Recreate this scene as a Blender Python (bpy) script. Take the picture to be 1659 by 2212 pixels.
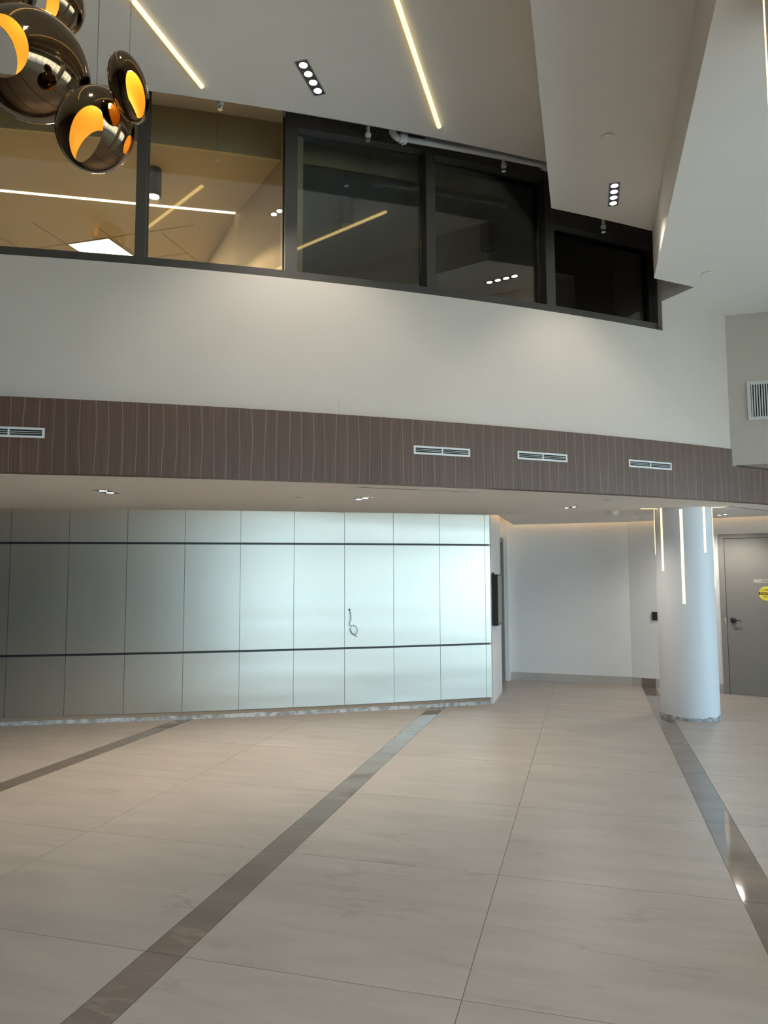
import bpy, bmesh, math, random
from mathutils import Vector, Matrix, noise
from mathutils.geometry import tessellate_polygon

random.seed(7)
for o in list(bpy.data.objects):
    bpy.data.objects.remove(o)
scene = bpy.context.scene
COL = scene.collection

# ------------------------------------------------------------------ camera
# world axes follow the floor grid: +Y runs along the dark floor bands
YAW, PITCH, ROLL = math.radians(15.6), math.radians(4.75), math.radians(0.22)
CAMH = 1.64
_h = Vector((-math.sin(YAW), math.cos(YAW), 0))
_r = Vector((math.cos(YAW), math.sin(YAW), 0))
_f = _h * math.cos(PITCH) + Vector((0, 0, math.sin(PITCH)))
_u = -_h * math.sin(PITCH) + Vector((0, 0, math.cos(PITCH)))
cam_r = _r * math.cos(ROLL) - _u * math.sin(ROLL)
cam_u = _r * math.sin(ROLL) + _u * math.cos(ROLL)
cam = bpy.data.cameras.new('camera')
cam_ob = bpy.data.objects.new('camera', cam)
COL.objects.link(cam_ob)
m = Matrix((cam_r, cam_u, -_f)).transposed().to_4x4()
m.translation = (0, 0, CAMH)
cam_ob.matrix_world = m
cam.sensor_fit = 'VERTICAL'
cam.sensor_height = 36.0
cam.lens = 1571.0 / 2212.0 * 36.0
cam.clip_end = 300
scene.camera = cam_ob

# ------------------------------------------------------------------ sky
world = bpy.data.worlds.new('sky')
scene.world = world
world.use_nodes = True
bg = world.node_tree.nodes['Background']
bg.inputs[0].default_value = (0.56, 0.80, 1.0, 1)
bg.inputs[1].default_value = 6.6
# midday sun standing behind the building: it lights the paving outside, never the lobby itself
sun = bpy.data.lights.new('sun', 'SUN'); sun.energy = 13.0; sun.color = (1.0, 0.96, 0.90); sun.angle = math.radians(1.0)
sun_ob = bpy.data.objects.new('sun', sun); COL.objects.link(sun_ob)
sun_ob.rotation_euler = Vector((0.42, -0.40, -0.82)).to_track_quat('-Z', 'Y').to_euler()

# ------------------------------------------------------------------ exposure
vs = scene.view_settings
vs.view_transform = 'Standard'
vs.look = 'None'
vs.exposure = 0.58
vs.gamma = 1.0
vs.use_curve_mapping = False
cy = scene.cycles
cy.max_bounces = 7; cy.diffuse_bounces = 4; cy.glossy_bounces = 4; cy.transmission_bounces = 4; cy.transparent_max_bounces = 10
cy.adaptive_threshold = 0.03; cy.caustics_reflective = False; cy.caustics_refractive = False

# ------------------------------------------------------------------ materials
def new_mat(name):
    mt = bpy.data.materials.new(name)
    mt.use_nodes = True
    nt = mt.node_tree
    b = nt.nodes['Principled BSDF']
    return mt, nt, b

def mat(name, col, rough=0.5, metal=0.0, spec=0.5, noise_amt=0.0, noise_scale=8.0, bump=0.0, bump_scale=60.0, emit=None, estr=0.0):
    mt, nt, b = new_mat(name)
    b.inputs['Base Color'].default_value = (*col, 1)
    b.inputs['Roughness'].default_value = rough
    b.inputs['Metallic'].default_value = metal
    b.inputs['Specular IOR Level'].default_value = spec
    if noise_amt > 0 or bump > 0:
        tc = nt.nodes.new('ShaderNodeTexCoord')
    if noise_amt > 0:
        n = nt.nodes.new('ShaderNodeTexNoise')
        n.inputs['Scale'].default_value = noise_scale
        n.inputs['Detail'].default_value = 5
        nt.links.new(tc.outputs['Object'], n.inputs['Vector'])
        mx = nt.nodes.new('ShaderNodeMix'); mx.data_type = 'RGBA'
        mx.inputs[6].default_value = (*[c * (1 - noise_amt) for c in col], 1)
        mx.inputs[7].default_value = (*[min(1, c * (1 + noise_amt)) for c in col], 1)
        nt.links.new(n.outputs['Fac'], mx.inputs[0])
        nt.links.new(mx.outputs[2], b.inputs['Base Color'])
    if bump > 0:
        n2 = nt.nodes.new('ShaderNodeTexNoise')
        n2.inputs['Scale'].default_value = bump_scale
        n2.inputs['Detail'].default_value = 3
        nt.links.new(tc.outputs['Object'], n2.inputs['Vector'])
        bp = nt.nodes.new('ShaderNodeBump')
        bp.inputs['Strength'].default_value = bump
        bp.inputs['Distance'].default_value = 0.01
        nt.links.new(n2.outputs['Fac'], bp.inputs['Height'])
        nt.links.new(bp.outputs['Normal'], b.inputs['Normal'])
    if emit:
        b.inputs['Emission Color'].default_value = (*emit, 1)
        b.inputs['Emission Strength'].default_value = estr
    return mt

M = {}
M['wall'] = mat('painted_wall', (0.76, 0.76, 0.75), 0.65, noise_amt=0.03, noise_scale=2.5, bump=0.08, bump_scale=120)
M['upper_wall'] = mat('upper_wall_dimmed', (0.61, 0.54, 0.465), 0.65, noise_amt=0.03, noise_scale=2.5, bump=0.08, bump_scale=120)  # white wall paint split off darker and warmer, dimmer light put into the colour
def add_scuffs(mt):
    nt = mt.node_tree; N = nt.nodes.new; L = nt.links.new; b = nt.nodes['Principled BSDF']
    tc = N('ShaderNodeTexCoord')
    mp = N('ShaderNodeMapping'); mp.inputs['Scale'].default_value = (22, 22, 4.5); L(tc.outputs['Object'], mp.inputs['Vector'])
    n = N('ShaderNodeTexNoise'); n.inputs['Scale'].default_value = 1; n.inputs['Detail'].default_value = 5; n.inputs['Distortion'].default_value = 1.2; L(mp.outputs[0], n.inputs['Vector'])
    m1 = N('ShaderNodeMapRange'); m1.inputs[1].default_value = 0.62; m1.inputs[2].default_value = 0.68; L(n.outputs['Fac'], m1.inputs[0])
    mp2 = N('ShaderNodeMapping'); mp2.inputs['Scale'].default_value = (1.6, 1.6, 1.6); mp2.inputs['Location'].default_value = (3.1, 0.4, 0); L(tc.outputs['Object'], mp2.inputs['Vector'])
    g_ = N('ShaderNodeTexNoise'); g_.inputs['Scale'].default_value = 1; g_.inputs['Detail'].default_value = 0; L(mp2.outputs[0], g_.inputs['Vector'])
    m2 = N('ShaderNodeMapRange'); m2.inputs[1].default_value = 0.55; m2.inputs[2].default_value = 0.65; L(g_.outputs['Fac'], m2.inputs[0])
    sp = N('ShaderNodeSeparateXYZ'); L(tc.outputs['Object'], sp.inputs[0])
    m3 = N('ShaderNodeMapRange'); m3.inputs[1].default_value = 3.22; m3.inputs[2].default_value = 3.10; L(sp.outputs[2], m3.inputs[0])
    a = N('ShaderNodeMath'); a.operation = 'MULTIPLY'; L(m1.outputs[0], a.inputs[0]); L(m2.outputs[0], a.inputs[1])
    c = N('ShaderNodeMath'); c.operation = 'MULTIPLY'; L(a.outputs[0], c.inputs[0]); L(m3.outputs[0], c.inputs[1])
    d = N('ShaderNodeMath'); d.operation = 'MULTIPLY'; d.inputs[1].default_value = 0.35; L(c.outputs[0], d.inputs[0])
    src = b.inputs['Base Color'].links[0].from_socket
    mx = N('ShaderNodeMix'); mx.data_type = 'RGBA'; mx.inputs[7].default_value = (0.25, 0.23, 0.2, 1); L(d.outputs[0], mx.inputs[0]); L(src, mx.inputs[6]); L(mx.outputs[2], b.inputs['Base Color'])
add_scuffs(M['upper_wall'])
M['ceiling'] = mat('painted_ceiling', (0.83, 0.785, 0.725), 0.75, noise_amt=0.02, noise_scale=3)
M['pillar_paint'] = mat('pillar_paint', (0.78, 0.79, 0.80), 0.5, noise_amt=0.03, noise_scale=4)
M['dark_frame'] = mat('dark_bronze_frame', (0.062, 0.055, 0.047), 0.45, noise_amt=0.1)
M['white_metal'] = mat('white_enamel', (0.72, 0.71, 0.68), 0.4, noise_amt=0.03)
M['black_void'] = mat('duct_dark', (0.012, 0.012, 0.012), 0.8, noise_amt=0.1)
M['black'] = mat('black_plastic', (0.02, 0.021, 0.023), 0.4, noise_amt=0.1)
M['grout'] = mat('grout', (0.24, 0.22, 0.20), 0.9, noise_amt=0.1)
M['door'] = mat('grey_door_paint', (0.235, 0.225, 0.205), 0.5, noise_amt=0.04, noise_scale=5)
M['door_frame'] = mat('grey_frame_paint', (0.25, 0.24, 0.22), 0.45, noise_amt=0.04)
M['side_door'] = mat('side_door_paint', (0.17, 0.19, 0.18), 0.5, noise_amt=0.05)
M['baseboard'] = mat('stone_base', (0.46, 0.43, 0.40), 0.35, noise_amt=0.08, noise_scale=12)
M['toe'] = mat('brown_toe_board', (0.30, 0.22, 0.15), 0.6, noise_amt=0.1)
M['steel'] = mat('steel', (0.55, 0.55, 0.56), 0.3, 1.0, noise_amt=0.05)
M['plate'] = mat('brushed_sign_plate', (0.72, 0.66, 0.60), 0.3, 0.8, noise_amt=0.05)
M['yellow'] = mat('yellow_vinyl', (0.80, 0.66, 0.06), 0.5, noise_amt=0.03)
M['print_black'] = mat('print_black', (0.02, 0.02, 0.015), 0.6, noise_amt=0.05)
M['cable'] = mat('grey_cable', (0.10, 0.11, 0.11), 0.5, noise_amt=0.08)
M['wire'] = mat('pendant_wire', (0.16, 0.13, 0.10), 0.4, noise_amt=0.05)
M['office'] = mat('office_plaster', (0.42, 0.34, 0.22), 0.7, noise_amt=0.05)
M['office_bulkhead'] = mat('office_bulkhead', (0.48, 0.43, 0.25), 0.7, noise_amt=0.06)
M['office_dark'] = mat('dark_office_plaster', (0.46, 0.47, 0.44), 0.8, noise_amt=0.05)
M['tbar'] = mat('ceiling_grid_bar', (0.22, 0.17, 0.10), 0.6, noise_amt=0.05)
M['bronze'] = mat('polished_dark_bronze', (0.20, 0.137, 0.083), 0.07, 1.0, noise_amt=0.05)
M['gold'] = mat('gold_leaf_inside', (0.85, 0.47, 0.05), 0.45, 0.35, noise_amt=0.06, noise_scale=30)
M['cladding'] = mat('dark_stone_cladding', (0.17, 0.13, 0.085), 0.5, noise_amt=0.2, noise_scale=3)
M['baffle'] = mat('downlight_baffle', (0.10, 0.095, 0.09), 0.4, 0.3, noise_amt=0.05)
M['paving'] = mat('outdoor_paving', (0.66, 0.64, 0.60), 0.9, noise_amt=0.15)
M['led'] = mat('led_diffuser', (0.9, 0.85, 0.6), 0.5, emit=(1.0, 0.72, 0.27), estr=1.6)
M['led_col'] = mat('led_column', (0.9, 0.85, 0.6), 0.5, emit=(1.0, 0.74, 0.36), estr=1.5)
M['led_cove'] = mat('cove_led', (0.9, 0.85, 0.6), 0.5, emit=(1.0, 0.66, 0.30), estr=3.2)
M['lamp'] = mat('downlight_lens', (0.9, 0.9, 0.9), 0.4, emit=(1.0, 0.93, 0.84), estr=14)
M['lamp_dim'] = mat('downlight_lens_off', (0.35, 0.35, 0.33), 0.4, noise_amt=0.03)
M['lamp_warm'] = mat('warm_lamp', (0.9, 0.8, 0.6), 0.4, emit=(1.0, 0.80, 0.55), estr=22)
M['panel_light'] = mat('panel_light', (0.9, 0.85, 0.7), 0.4, emit=(1.0, 0.83, 0.52), estr=3.0)
M['office_led'] = mat('office_led', (0.9, 0.85, 0.7), 0.4, emit=(1.0, 0.85, 0.55), estr=2.6)

def make_mortar():
    mt, nt, b = new_mat('ragged_mortar')
    tc = nt.nodes.new('ShaderNodeTexCoord')
    n = nt.nodes.new('ShaderNodeTexNoise'); n.inputs['Scale'].default_value = 14; n.inputs['Detail'].default_value = 8
    r = nt.nodes.new('ShaderNodeValToRGB')
    e = r.color_ramp.elements
    e[0].position, e[0].color = 0.40, (0.26, 0.265, 0.26, 1)
    e[1].position, e[1].color = 0.60, (0.50, 0.51, 0.50, 1)
    nt.links.new(tc.outputs['Object'], n.inputs['Vector']); nt.links.new(n.outputs['Fac'], r.inputs[0])
    nt.links.new(r.outputs[0], b.inputs['Base Color']); b.inputs['Roughness'].default_value = 0.9
    return mt
M['mortar'] = make_mortar()

def make_tile(name, base, vein, rough, vein_amt, spec=0.5):
    """large porcelain tile: object coordinates shifted by a per-tile random, cloudy body with thin dark veins"""
    mt, nt, b = new_mat(name)
    N = nt.nodes.new; L = nt.links.new
    tc = N('ShaderNodeTexCoord'); oi = N('ShaderNodeObjectInfo')
    mul = N('ShaderNodeVectorMath'); mul.operation = 'SCALE'; mul.inputs[0].default_value = (37, 91, 53)
    L(oi.outputs['Random'], mul.inputs['Scale'])
    add = N('ShaderNodeVectorMath'); add.operation = 'ADD'
    L(tc.outputs['Object'], add.inputs[0]); L(mul.outputs[0], add.inputs[1])
    # stretch so the veining drifts along one direction
    mp = N('ShaderNodeMapping'); mp.inputs['Rotation'].default_value = (0, 0, 0.7); mp.inputs['Scale'].default_value = (0.55, 2.3, 1)
    L(add.outputs[0], mp.inputs['Vector'])
    cloud = N('ShaderNodeTexNoise'); cloud.inputs['Scale'].default_value = 2.2; cloud.inputs['Detail'].default_value = 9; cloud.inputs['Roughness'].default_value = 0.62
    cloud.inputs['Distortion'].default_value = 0.5
    L(mp.outputs[0], cloud.inputs['Vector'])
    vn = N('ShaderNodeTexNoise'); vn.inputs['Scale'].default_value = 0.95; vn.inputs['Detail'].default_value = 6; vn.inputs['Roughness'].default_value = 0.55; vn.inputs['Distortion'].default_value = 0.15
    L(mp.outputs[0], vn.inputs['Vector'])
    s = N('ShaderNodeMath'); s.operation = 'SUBTRACT'; s.inputs[1].default_value = 0.5; L(vn.outputs['Fac'], s.inputs[0])
    a = N('ShaderNodeMath'); a.operation = 'ABSOLUTE'; L(s.outputs[0], a.inputs[0])
    vr = N('ShaderNodeMapRange'); vr.inputs[1].default_value = 0.0; vr.inputs[2].default_value = 0.016; vr.inputs[3].default_value = vein_amt; vr.inputs[4].default_value = 0.0
    L(a.outputs[0], vr.inputs[0])
    # veins come and go
    gate = N('ShaderNodeTexNoise'); gate.inputs['Scale'].default_value = 1.7; L(add.outputs[0], gate.inputs['Vector'])
    gr = N('ShaderNodeMapRange'); gr.inputs[1].default_value = 0.50; gr.inputs[2].default_value = 0.66; L(gate.outputs['Fac'], gr.inputs[0])
    vm = N('ShaderNodeMath'); vm.operation = 'MULTIPLY'; L(vr.outputs[0], vm.inputs[0]); L(gr.outputs[0], vm.inputs[1])
    cr = N('ShaderNodeValToRGB'); e = cr.color_ramp.elements
    e[0].position, e[0].color = 0.3, (*[c * 0.86 for c in base], 1)
    e[1].position, e[1].color = 0.7, (*[c * 1.08 for c in base], 1)
    L(cloud.outputs['Fac'], cr.inputs[0])
    mx = N('ShaderNodeMix'); mx.data_type = 'RGBA'; mx.inputs[7].default_value = (*vein, 1)
    L(vm.outputs[0], mx.inputs[0]); L(cr.outputs[0], mx.inputs[6])
    L(mx.outputs[2], b.inputs['Base Color'])
    b.inputs['Roughness'].default_value = rough
    b.inputs['Specular IOR Level'].default_value = spec
    return mt
M['tile'] = make_tile('porcelain_tile', (0.42, 0.37, 0.325), (0.26, 0.21, 0.175), 0.40, 0.5)
M['strip'] = make_tile('polished_band_tile', (0.215, 0.178, 0.150), (0.42, 0.36, 0.30), 0.05, 0.28, 0.7)

def make_metal():
    """satin brushed metal, grain runs horizontally"""
    mt, nt, b = new_mat('brushed_champagne_metal')
    N = nt.nodes.new; L = nt.links.new
    uv = N('ShaderNodeUVMap'); uv.uv_map = 'UVMap'
    mp = N('ShaderNodeMapping'); mp.inputs['Scale'].default_value = (1.2, 420, 1)
    L(uv.outputs[0], mp.inputs['Vector'])
    n = N('ShaderNodeTexNoise'); n.inputs['Scale'].default_value = 1.0; n.inputs['Detail'].default_value = 4
    L(mp.outputs[0], n.inputs['Vector'])
    bp = N('ShaderNodeBump'); bp.inputs['Strength'].default_value = 0.035; bp.inputs['Distance'].default_value = 0.002
    L(n.outputs['Fac'], bp.inputs['Height']); L(bp.outputs['Normal'], b.inputs['Normal'])
    mp2 = N('ShaderNodeMapping'); mp2.inputs['Scale'].default_value = (0.35, 2.6, 1); L(uv.outputs[0], mp2.inputs['Vector'])
    n2 = N('ShaderNodeTexNoise'); n2.inputs['Scale'].default_value = 1.0; n2.inputs['Detail'].default_value = 1; L(mp2.outputs[0], n2.inputs['Vector'])
    bp2 = N('ShaderNodeBump'); bp2.inputs['Strength'].default_value = 1.0; bp2.inputs['Distance'].default_value = 0.010
    L(n2.outputs['Fac'], bp2.inputs['Height']); L(bp2.outputs['Normal'], bp.inputs['Normal'])
    b.inputs['Base Color'].default_value = (0.545, 0.525, 0.455, 1)
    b.inputs['Metallic'].default_value = 0.92
    b.inputs['Roughness'].default_value = 0.36
    return mt
M['metal'] = make_metal()

def make_wood():
    mt, nt, b = new_mat('walnut_veneer')
    N = nt.nodes.new; L = nt.links.new
    uv = N('ShaderNodeUVMap'); uv.uv_map = 'UVMap'
    mp = N('ShaderNodeMapping'); mp.inputs['Scale'].default_value = (95, 1.1, 1); L(uv.outputs[0], mp.inputs['Vector'])
    g = N('ShaderNodeTexNoise'); g.inputs['Scale'].default_value = 1; g.inputs['Detail'].default_value = 6; g.inputs['Roughness'].default_value = 0.6
    L(mp.outputs[0], g.inputs['Vector'])
    cr = N('ShaderNodeValToRGB'); e = cr.color_ramp.elements
    e[0].position, e[0].color = 0.34, (0.082, 0.041, 0.025, 1)
    e[1].position, e[1].color = 0.68, (0.15, 0.083, 0.052, 1)
    L(g.outputs['Fac'], cr.inputs[0])
    # slow tone drift from strip to strip
    mp2 = N('ShaderNodeMapping'); mp2.inputs['Scale'].default_value = (6, 0.15, 1); L(uv.outputs[0], mp2.inputs['Vector'])
    g2 = N('ShaderNodeTexNoise'); g2.inputs['Scale'].default_value = 1; g2.inputs['Detail'].default_value = 2; L(mp2.outputs[0], g2.inputs['Vector'])
    # pale pinstripes, wandering a little
    sep = N('ShaderNodeSeparateXYZ'); L(uv.outputs[0], sep.inputs[0])
    mp3 = N('ShaderNodeMapping'); mp3.inputs['Scale'].default_value = (7, 1.3, 1); L(uv.outputs[0], mp3.inputs['Vector'])
    g3 = N('ShaderNodeTexNoise'); g3.inputs['Scale'].default_value = 1; g3.inputs['Detail'].default_value = 1; L(mp3.outputs[0], g3.inputs['Vector'])
    a1 = N('ShaderNodeMath'); a1.operation = 'MULTIPLY'; a1.inputs[1].default_value = 10.6; L(sep.outputs[0], a1.inputs[0])
    a2 = N('ShaderNodeMath'); a2.operation = 'MULTIPLY_ADD'; a2.inputs[1].default_value = 0.75; L(g3.outputs['Fac'], a2.inputs[0]); L(a1.outputs[0], a2.inputs[2])
    fr = N('ShaderNodeMath'); fr.operation = 'FRACT'; L(a2.outputs[0], fr.inputs[0])
    s5 = N('ShaderNodeMath'); s5.operation = 'SUBTRACT'; s5.inputs[1].default_value = 0.5; L(fr.outputs[0], s5.inputs[0])
    ab = N('ShaderNodeMath'); ab.operation = 'ABSOLUTE'; L(s5.outputs[0], ab.inputs[0])
    mr = N('ShaderNodeMapRange'); mr.inputs[1].default_value = 0.015; mr.inputs[2].default_value = 0.05; mr.inputs[3].default_value = 0.62; mr.inputs[4].default_value = 0.0
    L(ab.outputs[0], mr.inputs[0])
    mx = N('ShaderNodeMix'); mx.data_type = 'RGBA'; mx.inputs[7].default_value = (0.29, 0.20, 0.145, 1)
    L(mr.outputs[0], mx.inputs[0]); L(cr.outputs[0], mx.inputs[6])
    mx2 = N('ShaderNodeMix'); mx2.data_type = 'RGBA'; mx2.blend_type = 'MULTIPLY'; mx2.inputs[0].default_value = 0.22
    L(mx.outputs[2], mx2.inputs[6])
    cr2 = N('ShaderNodeValToRGB'); cr2.color_ramp.elements[0].position = 0.35; cr2.color_ramp.elements[1].position = 0.6
    cr2.color_ramp.elements[0].color = (0.45, 0.42, 0.4, 1)
    L(g2.outputs['Fac'], cr2.inputs[0]); L(cr2.outputs[0], mx2.inputs[7])
    L(mx2.outputs[2], b.inputs['Base Color'])
    b.inputs['Roughness'].default_value = 0.5
    return mt
M['wood'] = make_wood()

def make_glass(name, tint, refl_gain):
    """thin pane: tinted see-through plus a Fresnel mirror"""
    mt = bpy.data.materials.new(name); mt.use_nodes = True
    nt = mt.node_tree
    for n in list(nt.nodes): nt.nodes.remove(n)
    N = nt.nodes.new; L = nt.links.new
    out = N('ShaderNodeOutputMaterial'); tr = N('ShaderNodeBsdfTransparent'); gl = N('ShaderNodeBsdfGlossy'); mx = N('ShaderNodeMixShader')
    tr.inputs[0].default_value = (*tint, 1); gl.inputs['Roughness'].default_value = 0.0; gl.inputs['Color'].default_value = (1, 1, 1, 1)
    fz = N('ShaderNodeFresnel'); fz.inputs[0].default_value = 1.52
    mu = N('ShaderNodeMath'); mu.operation = 'MULTIPLY'; mu.inputs[1].default_value = refl_gain; mu.use_clamp = True
    L(fz.outputs[0], mu.inputs[0]); L(mu.outputs[0], mx.inputs[0]); L(tr.outputs[0], mx.inputs[1]); L(gl.outputs[0], mx.inputs[2]); L(mx.outputs[0], out.inputs[0])
    return mt
M['glass'] = make_glass('window_pane', (0.975, 0.98, 0.965), 2.0)
M['clear'] = make_glass('facade_pane', (0.93, 0.95, 0.95), 1.4)

# ------------------------------------------------------------------ mesh helpers
def link(name, me, material=None, parent=None, smooth=False):
    o = bpy.data.objects.new(name, me)
    COL.objects.link(o)
    if material and not me.materials: me.materials.append(M[material] if isinstance(material, str) else material)
    if parent: o.parent = parent
    if smooth:
        for p in me.polygons: p.use_smooth = True
    return o

def from_bm(name, bm, material=None, parent=None, smooth=False, normals=True):
    if normals: bmesh.ops.recalc_face_normals(bm, faces=bm.faces)
    me = bpy.data.meshes.new(name); bm.to_mesh(me); bm.free()
    return link(name, me, material, parent, smooth)

def add_box(bm, a, b, mtx=None):
    vs_ = []
    for z in (a[2], b[2]):
        for x, y in ((a[0], a[1]), (b[0], a[1]), (b[0], b[1]), (a[0], b[1])):
            v = Vector((x, y, z))
            vs_.append(bm.verts.new(mtx @ v if mtx else v))
    for f in ((0, 3, 2, 1), (4, 5, 6, 7), (0, 1, 5, 4), (1, 2, 6, 5), (2, 3, 7, 6), (3, 0, 4, 7)):
        bm.faces.new([vs_[i] for i in f])

def box(name, a, b, material, parent=None, mtx=None, bevel=0.0):
    bm = bmesh.new(); add_box(bm, a, b, mtx)
    if bevel: bmesh.ops.bevel(bm, geom=list(bm.edges), offset=bevel, segments=2, affect='EDGES', profile=0.5)
    return from_bm(name, bm, material, parent)

def prism_bm(pts, z0, z1, bm=None):
    bm = bm or bmesh.new()
    lo = [bm.verts.new((p[0], p[1], z0)) for p in pts]; hi = [bm.verts.new((p[0], p[1], z1)) for p in pts]
    n = len(pts)
    if n <= 4:
        bm.faces.new(lo); bm.faces.new(hi)
    else:
        for t in tessellate_polygon([[Vector((p[0], p[1], 0)) for p in pts]]):
            bm.faces.new([lo[i] for i in t]); bm.faces.new([hi[i] for i in t])
    for i in range(n):
        j = (i + 1) % n
        bm.faces.new((lo[i], lo[j], hi[j], hi[i]))
    return bm

def prism(name, pts, z0, z1, material, parent=None):
    return from_bm(name, prism_bm(pts, z0, z1), material, parent)

def lathe_bm(prof, seg=32, mtx=None, bm=None, cap=True):
    """prof: list of (r, z)"""
    bm = bm or bmesh.new()
    rings = []
    for r, z in prof:
        ring = []
        for k in range(seg):
            a = 2 * math.pi * k / seg
            v = Vector((r * math.cos(a), r * math.sin(a), z))
            ring.append(bm.verts.new(mtx @ v if mtx else v))
        rings.append(ring)
    for r0, r1 in zip(rings[:-1], rings[1:]):
        for k in range(seg):
            j = (k + 1) % seg
            bm.faces.new((r0[k], r0[j], r1[j], r1[k]))
    if cap:
        bm.faces.new(list(reversed(rings[0]))); bm.faces.new(rings[-1])
    return bm

def tube_bm(pts, r, seg=10, bm=None):
    bm = bm or bmesh.new()
    pts = [Vector(p) for p in pts]
    rings = []
    ref = Vector((0, 0, 1))
    for i, p in enumerate(pts):
        t = (pts[min(i + 1, len(pts) - 1)] - pts[max(i - 1, 0)]).normalized()
        if abs(t.dot(ref)) > 0.95: ref = Vector((1, 0, 0))
        u = (ref - t * ref.dot(t)).normalized(); w = t.cross(u); ref = u
        rr = r[i] if isinstance(r, (list, tuple)) else r
        rings.append([bm.verts.new(p + (u * math.cos(2 * math.pi * k / seg) + w * math.sin(2 * math.pi * k / seg)) * rr) for k in range(seg)])
    for a, b in zip(rings[:-1], rings[1:]):
        for k in range(seg):
            j = (k + 1) % seg
            bm.faces.new((a[k], a[j], b[j], b[k]))
    bm.faces.new(list(reversed(rings[0]))); bm.faces.new(rings[-1])
    return bm

def smooth_pts(pts, n=6):
    pts = [Vector(p) for p in pts]; out = []
    for i in range(len(pts) - 1):
        p0, p1, p2, p3 = pts[max(i - 1, 0)], pts[i], pts[i + 1], pts[min(i + 2, len(pts) - 1)]
        for k in range(n):
            t = k / n
            out.append(0.5 * ((2 * p1) + (p2 - p0) * t + (2 * p0 - 5 * p1 + 4 * p2 - p3) * t * t + (3 * p1 - p0 - 3 * p2 + p3) * t ** 3))
    out.append(pts[-1]); return out

def text_mesh(name, s, size, mtx, material, parent, align='CENTER', sx=1.0, bold=0.0):
    cu = bpy.data.curves.new(name, 'FONT'); cu.body = s; cu.size = size; cu.align_x = align; cu.align_y = 'CENTER'; cu.extrude = 0.0004; cu.offset = bold
    tmp = bpy.data.objects.new(name + '_tmp', cu); COL.objects.link(tmp)
    dg = bpy.context.evaluated_depsgraph_get()
    me = bpy.data.meshes.new_from_object(tmp.evaluated_get(dg))
    bpy.data.objects.remove(tmp)
    me.transform(mtx @ Matrix.Diagonal((sx, 1, 1, 1)))
    me.materials.clear()
    return link(name, me, material, parent)

class Arc:
    """plan circle of a curved wall; off > 0 lies further from the lobby"""
    def __init__(s, cx, cy, r): s.cx, s.cy, s.r = cx, cy, r
    def ang(s, x):            # angle of the wall line at world x
        return -math.acos((x - s.cx) / s.r)
    def ang_of(s, x, y): return math.atan2(y - s.cy, x - s.cx)
    def p(s, a, off=0.0): return ((s.r - off) * math.cos(a) + s.cx, (s.r - off) * math.sin(a) + s.cy)
    def slab(s, bm, a0, a1, o0, o1, z0, z1, n=24, uvl=None):
        cols = []
        for i in range(n + 1):
            a = a0 + (a1 - a0) * i / n
            q0, q1 = s.p(a, o0), s.p(a, o1)
            cols.append([bm.verts.new((*q0, z0)), bm.verts.new((*q0, z1)), bm.verts.new((*q1, z1)), bm.verts.new((*q1, z0))])
        fs = []
        for i in range(n):
            c, d = cols[i], cols[i + 1]
            for k in range(4):
                j = (k + 1) % 4
                fs.append((bm.faces.new((c[k], d[k], d[j], c[j])), i))
        e0 = bm.faces.new(cols[0]); e1 = bm.faces.new(list(reversed(cols[-1])))
        if uvl is not None:
            for f in bm.faces:
                for l in f.loops:
                    aa = s.ang_of(l.vert.co.x, l.vert.co.y)
                    l[uvl].uv = (aa * s.r, l.vert.co.z)
        return cols
    def part(s, name, a0, a1, o0, o1, z0, z1, material, parent=None, n=24, smooth=False):
        bm = bmesh.new(); uvl = bm.loops.layers.uv.new('UVMap')
        s.slab(bm, a0, a1, o0, o1, z0, z1, n, uvl)
        o = from_bm(name, bm, material, parent)
        if smooth:
            # only the curved faces are smoothed, edges stay crisp
            for p in o.data.polygons: p.use_smooth = True
            o.data.set_sharp_from_angle(angle=math.radians(25))
        return o

FA = Arc(-14.838, 24.732, 23.258)     # wood fascia
WA = Arc(-13.422, 23.827, 21.595)     # plaster wall and windows above it
PA = Arc(-19.078, 36.992, 32.995)     # brushed metal panel wall

def struct(o, label=None):
    o['kind'] = 'structure'
    if label: o['label'] = label
    return o
def tag(o, label, cat, group=None, kind=None):
    o['label'] = label; o['category'] = cat
    if group: o['group'] = group
    if kind: o['kind'] = kind
    return o
def empty(name, loc=(0, 0, 0), rz=0.0):
    o = bpy.data.objects.new(name, None); COL.objects.link(o)
    o.location = loc; o.rotation_euler = (0, 0, rz); o.empty_display_size = 0.1
    return o

# ================================================================== STRUCTURE
CZ = 2.36                       # lower ceiling
ZL, ZM, ZR = 5.19, 4.78, 4.33   # the three upper ceiling levels
XL, XR = -0.225, 0.655          # where they step
NOTCH = -0.40                   # upper ceilings stop short of the windows
X0, X1, Y0 = -8.8, 6.6, -5.2    # room limits

# ---- ground outside and floor
g = box('ground_outside', (-40, -45, -0.35), (60, 40, -0.25), 'paving'); struct(g, 'pale paving outside the glazed front')

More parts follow.
